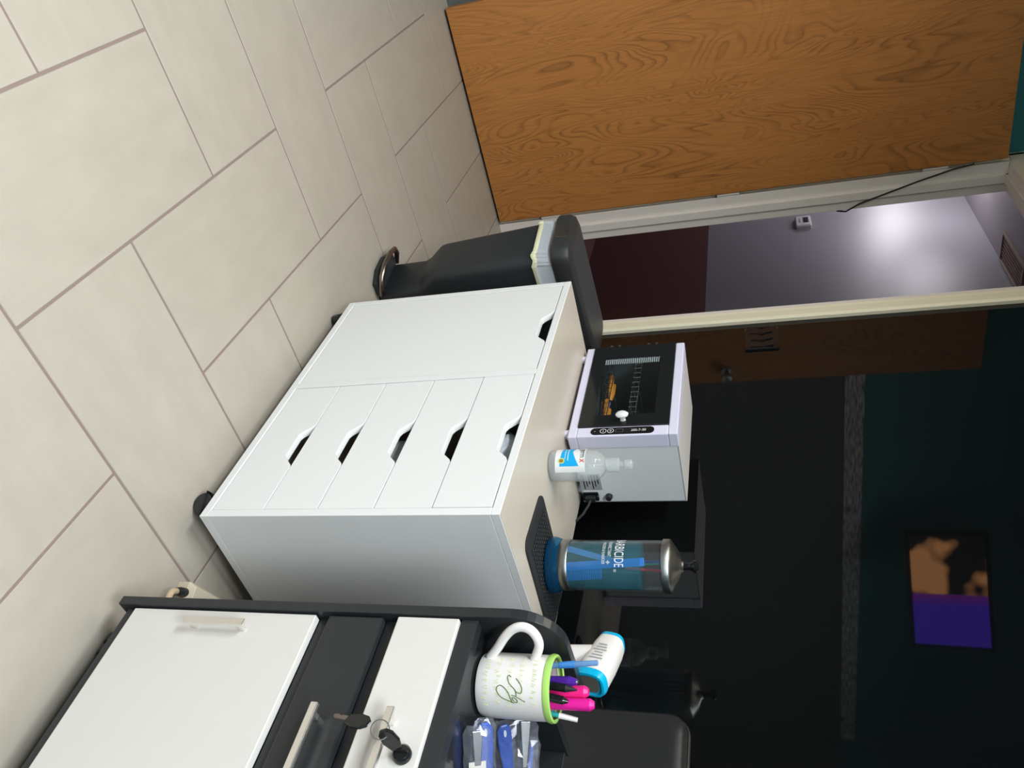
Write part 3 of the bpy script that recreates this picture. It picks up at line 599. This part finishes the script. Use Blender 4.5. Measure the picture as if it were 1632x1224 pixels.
# keys: one in the lock, one hanging on the ring over the handle
def trl(x, y, z): return tr.matrix_basis @ Vector((x, y, z))
def key(lab, root, hd, tip, nrm):
    e = empty('key', trl(*root), 0, lab, 'key', 'trolley keys')
    hd, tip, nrm = Vector(hd), Vector(tip), Vector(nrm).normalized(); ax = (tip-hd).normalized(); sd = ax.cross(nrm)
    L_ = .036
    P = [(0, .005), (.007, .011), (.021, .0125), (L_, .007), (L_, -.007), (.021, -.0125), (.007, -.011), (0, -.005)]
    b = B(); A = [b.bm.verts.new(hd+ax*u+sd*v_+nrm*.0022) for u, v_ in P]; C = [b.bm.verts.new(hd+ax*u+sd*v_-nrm*.0022) for u, v_ in P]
    b.bm.faces.new(A); b.bm.faces.new(C[::-1])
    for i in range(len(P)): b.bm.faces.new((A[i], C[i], C[(i+1) % len(P)], A[(i+1) % len(P)]))
    b.obj('head', 'blackgloss', e, .0015)
    Q = [(L_, .0038), (L_+.018, .0038), (L_+.022, .001), (L_+.022, -.002), (L_+.016, -.0035), (L_+.012, -.0018), (L_+.008, -.0035), (L_, -.0038)]
    b = B(); A = [b.bm.verts.new(hd+ax*u+sd*v_+nrm*.001) for u, v_ in Q]; C = [b.bm.verts.new(hd+ax*u+sd*v_-nrm*.001) for u, v_ in Q]
    b.bm.faces.new(A); b.bm.faces.new(C[::-1])
    for i in range(len(Q)): b.bm.faces.new((A[i], C[i], C[(i+1) % len(Q)], A[(i+1) % len(Q)]))
    b.obj('blade', 'darkmetal', e); return e
key('black-headed key stuck in the white drawer lock', (.223, .002, .660), (-.006, -.046, -.014), (0, 0, 0), (1, 0, .2))
key('black-headed key hanging from the ring on the handle', (.205, -.034, .626), (0, -.002, -.006), (-.012, .004, -.07), (.35, 1, 0))
kr = B().tube([(.0115*math.cos(a), .003*math.sin(a), .0115*math.sin(a)) for a in [2*PI*k/32 for k in range(32)]], .0008, 6, True).obj('key_ring', 'steel', None, 0, True)
kr.location = trl(.213, -.040, .640); kr.rotation_euler = (0, R_(10), R_(25)); tag(kr, 'thin steel key ring around the white drawer handle', 'key ring')

# ------------------------------------------------------------------ mug and pens on the trolley tray
MX, MY, MZ = .232, .528, .7085
mg = empty('mug', (MX, MY, MZ), 0, 'white mug with lime rim and green script holding pens', 'mug')
mr_ = .0446; mh = .1075
B().lathe([(.037, 0), (.0422, .003), (.0443, .010), (mr_, .02), (mr_, mh-.006), (.0407, mh-.006), (.0407, .012), (.03, .006), (.001, .006)], seg=56).obj('cup', 'mug', mg, 0, True)
B().lathe([(.0397, mh-.0065), (mr_+.0008, mh-.0065), (mr_+.0022, mh-.002), (mr_+.001, mh+.002), (.0426, mh+.003), (.0407, mh+.001)], seg=56, caps=False).obj('rim', 'rim', mg, 0, True)
ha = math.radians(-116)
hs = [(.0425, .015), (.057, .028), (.0745, .041), (.0865, .0535), (.0915, .067), (.088, .080), (.0765, .089), (.062, .0905), (.0425, .0815)]
def smooth_pts(p, n=4):
    out = []
    for i in range(len(p)-1):
        a, b_, c, d_ = p[max(i-1, 0)], p[i], p[i+1], p[min(i+2, len(p)-1)]
        for k in range(n):
            u = k/n; out.append(tuple(.5*((2*b_[j])+(-a[j]+c[j])*u+(2*a[j]-5*b_[j]+4*c[j]-d_[j])*u*u+(-a[j]+3*b_[j]-3*c[j]+d_[j])*u**3) for j in range(len(b_))))
    out.append(p[-1]); return out
B().tube([(s_*math.cos(ha), s_*math.sin(ha), z_) for s_, z_ in smooth_pts(hs)], .0068, 12).obj('handle', 'mug', mg, 0, True)
ST = {'a': [(-72.0, .7484), (-75.0, .7448), (-70.2, .7433), (-60.5, .747), (-52.2, .7547), (-47.9, .7568), (-40.8, .7575)],
      'b': [(-70.2, .756), (-62.5, .7623), (-53.9, .7658), (-46.8, .7649), (-46.0, .7612), (-48.4, .7572), (-52.2, .7547)],
      'c': [(-28.0, .754), (-31.3, .7469), (-37.1, .7351), (-45.8, .7287), (-52.9, .7278), (-57.3, .7325), (-53.7, .7392), (-46.1, .745), (-38.1, .7481), (-29.7, .7509)],
      'd': [(-42.0, .7503), (-39.8, .7571), (-31.5, .7703)],
      'e': [(-37.9, .7505), (-36.9, .7554), (-32.9, .7588), (-29.3, .7577), (-31.0, .7542), (-36.5, .7513)]}
b = B()
for k, P in ST.items():
    b.tube([((mr_+.0003)*math.cos(R_(a)), (mr_+.0003)*math.sin(R_(a)), (z_-.6905)*.958) for a, z_ in smooth_pts(P)], .0006, 6)
b.obj('script', 'script', mg)
random.seed(3)
b = B()
for row in range(5):
    a = -112.0
    while a < -22:
        wd_ = random.uniform(3, 9); zz = .017+row*.0178+random.uniform(-.002, .002)
        b.tube([((mr_+.0001)*math.cos(R_(a+wd_*u)), (mr_+.0001)*math.sin(R_(a+wd_*u)), zz+.0035*math.sin(u*9+row)) for u in [q/8 for q in range(9)]], .0004, 4)
        a += wd_+random.uniform(2, 7)
b.obj('faint_lettering', 'faint', mg)

vd = Vector((.55, -.83, 0)); vr = Vector((.83, .55, 0))    # towards camera / right, seen from the camera
def pen(name, lab, top, bot, segs, extra=None):
    e = empty(name, (0, 0, 0), 0, lab, 'pen', 'pens in the mug')
    T, Bm = Vector(top), Vector(bot); e.location = Bm
    ax = T-Bm; L_ = ax.length; ax.normalize()
    for nm, m, u0, u1, r0_, r1_ in segs: B().tube([ax*(L_*u0), ax*(L_*(u0*.5+u1*.5)), ax*(L_*u1)], [r0_, (r0_+r1_)/2, r1_], 14).obj(nm, m, e, 0, True)
    if extra: extra(e, ax, L_)
    return e
Cm = Vector((MX, MY, MZ+.009))
def clip(m):
    def f(e, ax, L_):
        o_ = vd*.0065 + vr*.002
        B().tube([ax*(L_*.72)+o_, ax*(L_*.80)+o_*1.15, ax*(L_*.96)+o_*.9, ax*(L_*.965)], .0016, 6).obj('clip', m, e, 0, True)
    return f
pen('ballpoint_pen', 'light blue clear-barrel pen at the left of the mug', (.209, .496, .879), Cm-vr*.020, [('barrel', 'penlight', 0, .66, .004, .004), ('grip_collar', 'penblue', .66, .80, .0046, .0052), ('tip_barrel', 'penlight', .80, 1, .0043, .0038)])
pen('click_pen', 'purple pen with clip in the mug', (.226, .518, .850), Cm-vr*.006-vd*.018, [('barrel', 'purple', 0, .90, .0072, .0076), ('cone', 'purple', .90, .985, .0076, .0040), ('tip', 'chrome', .985, 1, .0030, .0018)], clip('purple'))
pen('ballpoint_pen', 'matte black pen with pointed tip in the mug', (.238, .519, .850), Cm-vr*.012+vd*.012, [('barrel', 'blackgloss', 0, .88, .0055, .0058), ('cone', 'black', .88, 1, .0056, .0012)])
pen('ballpoint_pen', 'glossy black pen with clip in front in the mug', (.251, .528, .838), Cm-vr*.004+vd*.024, [('barrel', 'blackgloss', 0, .94, .0055, .0058), ('cone', 'blackgloss', .94, 1, .0055, .002)], clip('black'))
pen('highlighter', 'hot pink highlighter in the middle of the mug', (.226, .541, .861), Cm+vr*.010-vd*.012, [('barrel', 'pink', 0, .96, .0085, .0088), ('cap_end', 'pink', .96, 1, .0088, .0055)])
pen('highlighter', 'magenta highlighter at the right of the mug', (.243, .545, .871), Cm+vr*.022+vd*.004, [('barrel', 'magenta', 0, .96, .0082, .0085), ('cap_end', 'magenta', .96, 1, .0085, .0050)])
pen('cuticle_stick', 'thin green stick with white end leaning out of the mug', (.257, .562, .846), Cm+vr*.016+vd*.020, [('barrel', 'tealp', 0, .80, .0036, .0036), ('white_end', 'thwhite', .80, 1, .0042, .0034)])

# ------------------------------------------------------------------ infrared thermometer behind the mug
th = empty('thermometer', (.098, .650, .7085), 0, 'white infrared thermometer with cyan rims behind the mug', 'thermometer')
hax = Vector((-.93, .24, .22)).normalized()          # from display end to sensor end
hc = Vector((.009, .0, .136)); sdv = Vector((.24, .93, 0)).normalized(); upv = sdv.cross(hax).normalized()
if upv.z < 0: upv = -upv
def sec(u, a, b_, n=24, p=3.0):
    out = []
    for k in range(n):
        t_ = 2*PI*k/n; c_, s_ = math.cos(t_), math.sin(t_)
        out.append(hc+hax*u+sdv*(a*math.copysign(abs(c_)**(2/p), c_))+upv*(b_*math.copysign(abs(s_)**(2/p), s_)))
    return out
B().loft([sec(-.040, .0225, .0250), sec(-.030, .0235, .0265), sec(.0, .0238, .0262), sec(.035, .0225, .024), sec(.050, .021, .0215)]).obj('head', 'thwhite', th, 0, True)
B().loft([sec(-.0455, .0175, .0195), sec(-.0485, .0190, .0215), sec(-.0480, .0222, .0250), sec(-.042, .0242, .0272), sec(-.036, .0242, .0272)]).obj('display_rim', 'cyan', th, 0, True)
B().loft([sec(-.0470, .0150, .0165), sec(-.0445, .0150, .0165)]).obj('display', 'lcd', th)
B().loft([sec(.049, .0217, .0222), sec(.056, .0205, .0205), sec(.057, .014, .014)]).obj('sensor_rim', 'cyan', th, 0, True)
B().loft([[Vector((0, 0, z_)) + Vector((.0, .0, 0)) + sdv*(a*math.cos(q)) + Vector((-1, 0, 0))*(b_*math.sin(q)) for q in [2*PI*k/20 for k in range(20)]] for z_, a, b_ in ((.001, .017, .020), (.02, .018, .021), (.08, .017, .020), (.120, .018, .022))]).obj('handle', 'thwhite', th, 0, True)
lbm = B()
for k in range(6):
    u = -.012+k*.0065; w_ = .011-(k % 3)*.002
    a = hc+hax*u-upv*0
    # label lines sit on the flank that faces the camera
    f0 = a-sdv*.0243
    v4 = [f0+upv*s1*w_+hax*s2*.0012 for s1, s2 in ((-1, -1), (1, -1), (1, 1), (-1, 1))]
    vs = [lbm.bm.verts.new(q) for q in v4]; lbm.bm.faces.new(vs)
lbm.obj('fine_print', 'printgrey', th)

# ------------------------------------------------------------------ wrapped tools lying on the tray
def crinkle(x0, x1, hw, h, seed, n=16):
    random.seed(seed); rings = []
    for i in range(n+1):
        x = x0+(x1-x0)*i/n; k = 1 if 0 < i < n else .75
        rings.append([(x+random.uniform(-.002, .002), y*k+random.uniform(-.0015, .0015), max(.0006, z*(.35 if i in (0, n) else 1)+random.uniform(-.0018, .0022))) for y, z in ((-hw, .001), (-hw*.6, h*.8), (-hw*.2, h), (hw*.2, h*.9), (hw*.6, h*.8), (hw, .001), (hw*.5, .0008), (-hw*.5, .0008))])
    return B().loft(rings)
def wrapped(lab, x, y, rz, kind, seed, hw=.019):
    e = empty('wrapped_tool', (x, y, .7085+hw*.80+.002), 0, lab, 'wrapped tool', 'wrapped tools on the tray')
    e.rotation_euler = (R_(52), 0, R_(rz))
    if kind == 'blue':
        P = [(.004, -.006), (.012, -.0115), (.03, -.012), (.07, -.008), (.15, -.006), (.15, .006), (.07, .0085), (.03, .011), (.012, .0105), (.004, .005)]
        B().prism(P, 'z', .003, .009).obj('handle', 'toolblue', e, .002)
        B().loft([[(.017+.0055*math.cos(q), .0022*math.sin(q), z_) for q in [2*PI*k/14 for k in range(14)]] for z_ in (.0089, .0094)]).obj('hang_hole', 'print', e)
    elif kind == 'blade':
        B().prism([(.004, -.008), (.05, -.004), (.09, -.001), (.09, .003), (.05, .006), (.004, .009)], 'z', .004, .007).obj('blade', 'chrome', e, .001)
        B().box(.07, .16, -.006, .006, .003, .009).obj('handle', 'black', e, .002)
    elif kind == 'card':
        B().box(.045, .16, -.012, .012, .004, .0052).obj('card', 'card', e)
        B().prism([(.006, -.007), (.05, -.004), (.05, .005), (.006, .008)], 'z', .003, .006).obj('blade', 'chrome', e, .001)
    else:
        B().prism([(.01, -.003), (.15, -.005), (.15, .005), (.01, .004)], 'z', .004, .009).obj('handle', 'toolblue', e, .002)
    crinkle(0, .17, hw, .013, seed).obj('film', 'film', e)
    return e
wrapped('clear wrapped tool with cream card nearest the front rail', .312, .500, 46, 'card', 1, .019)
wrapped('wrapped blue-handled tool right beside the mug base', .288, .522, 50, 'blue', 2, .017)
wrapped('wrapped blue-handled tool behind the first blue one', .248, .592, 60, 'blue', 4, .018)
wrapped('clear wrapped tool with shiny metal blade', .196, .672, 38, 'blade', 5, .024)
wrapped('clear wrapped tool with slim blue handle by the back panel', .188, .738, 22, 'slim', 6, .018)

# ------------------------------------------------------------------ padded black vinyl panel behind the trolley
pp = empty('padded_panel', (.345, .905, 0), 0, 'black vinyl padded panel standing behind the trolley', 'padded panel')
rings = []
for y, ins in ((-.032, .022), (-.029, .010), (-.020, .002), (0, 0), (.020, .002), (.030, .012)):
    rings.append([(p[0], y, p[1]) for p in rr(-.305+ins, .305-ins, .012+ins, .957-ins, .032, 0, 6)])
B().loft(rings).obj('pad', 'vinyl', pp, 0, True)
B().tube([(p[0], .0, p[1]) for p in rr(-.3055, .3055, .0115, .9575, .032, 0, 6)], .0035, 8, True).obj('piping', 'vinyl', pp, 0, True)
for x in (-.2, .2): B().box(x-.02, x+.02, -.02, .02, 0, .016).obj('foot', 'rubber', pp, .002)

# ------------------------------------------------------------------ beige power strip and its cord on the floor
ps = empty('power_strip', (.030, .615, 0), R_(20), 'beige power strip end on the floor between cabinet and trolley', 'power strip')
B().loft([rr(-.024, .024, -.03, .16, .006, .0005), rr(-.024, .024, -.03, .16, .006, .026), rr(-.016, .016, -.022, .15, .006, .040)]).obj('housing', 'beige', ps, .001)
B().tube([(0, -.028, .022), (.003, -.045, .024), (.006, -.055, .026)], [.010, .009, .007], 12).obj('strain_relief', 'black', ps, 0, True)
B().tube(smooth_pts([(.006, -.055, .026), (.016, -.078, .036), (.040, -.085, .040), (.062, -.066, .030), (.078, -.03, .012), (.09, .03, .008), (.1, .12, .008)]), .0062, 10).obj('cord', 'cord', ps, 0, True)
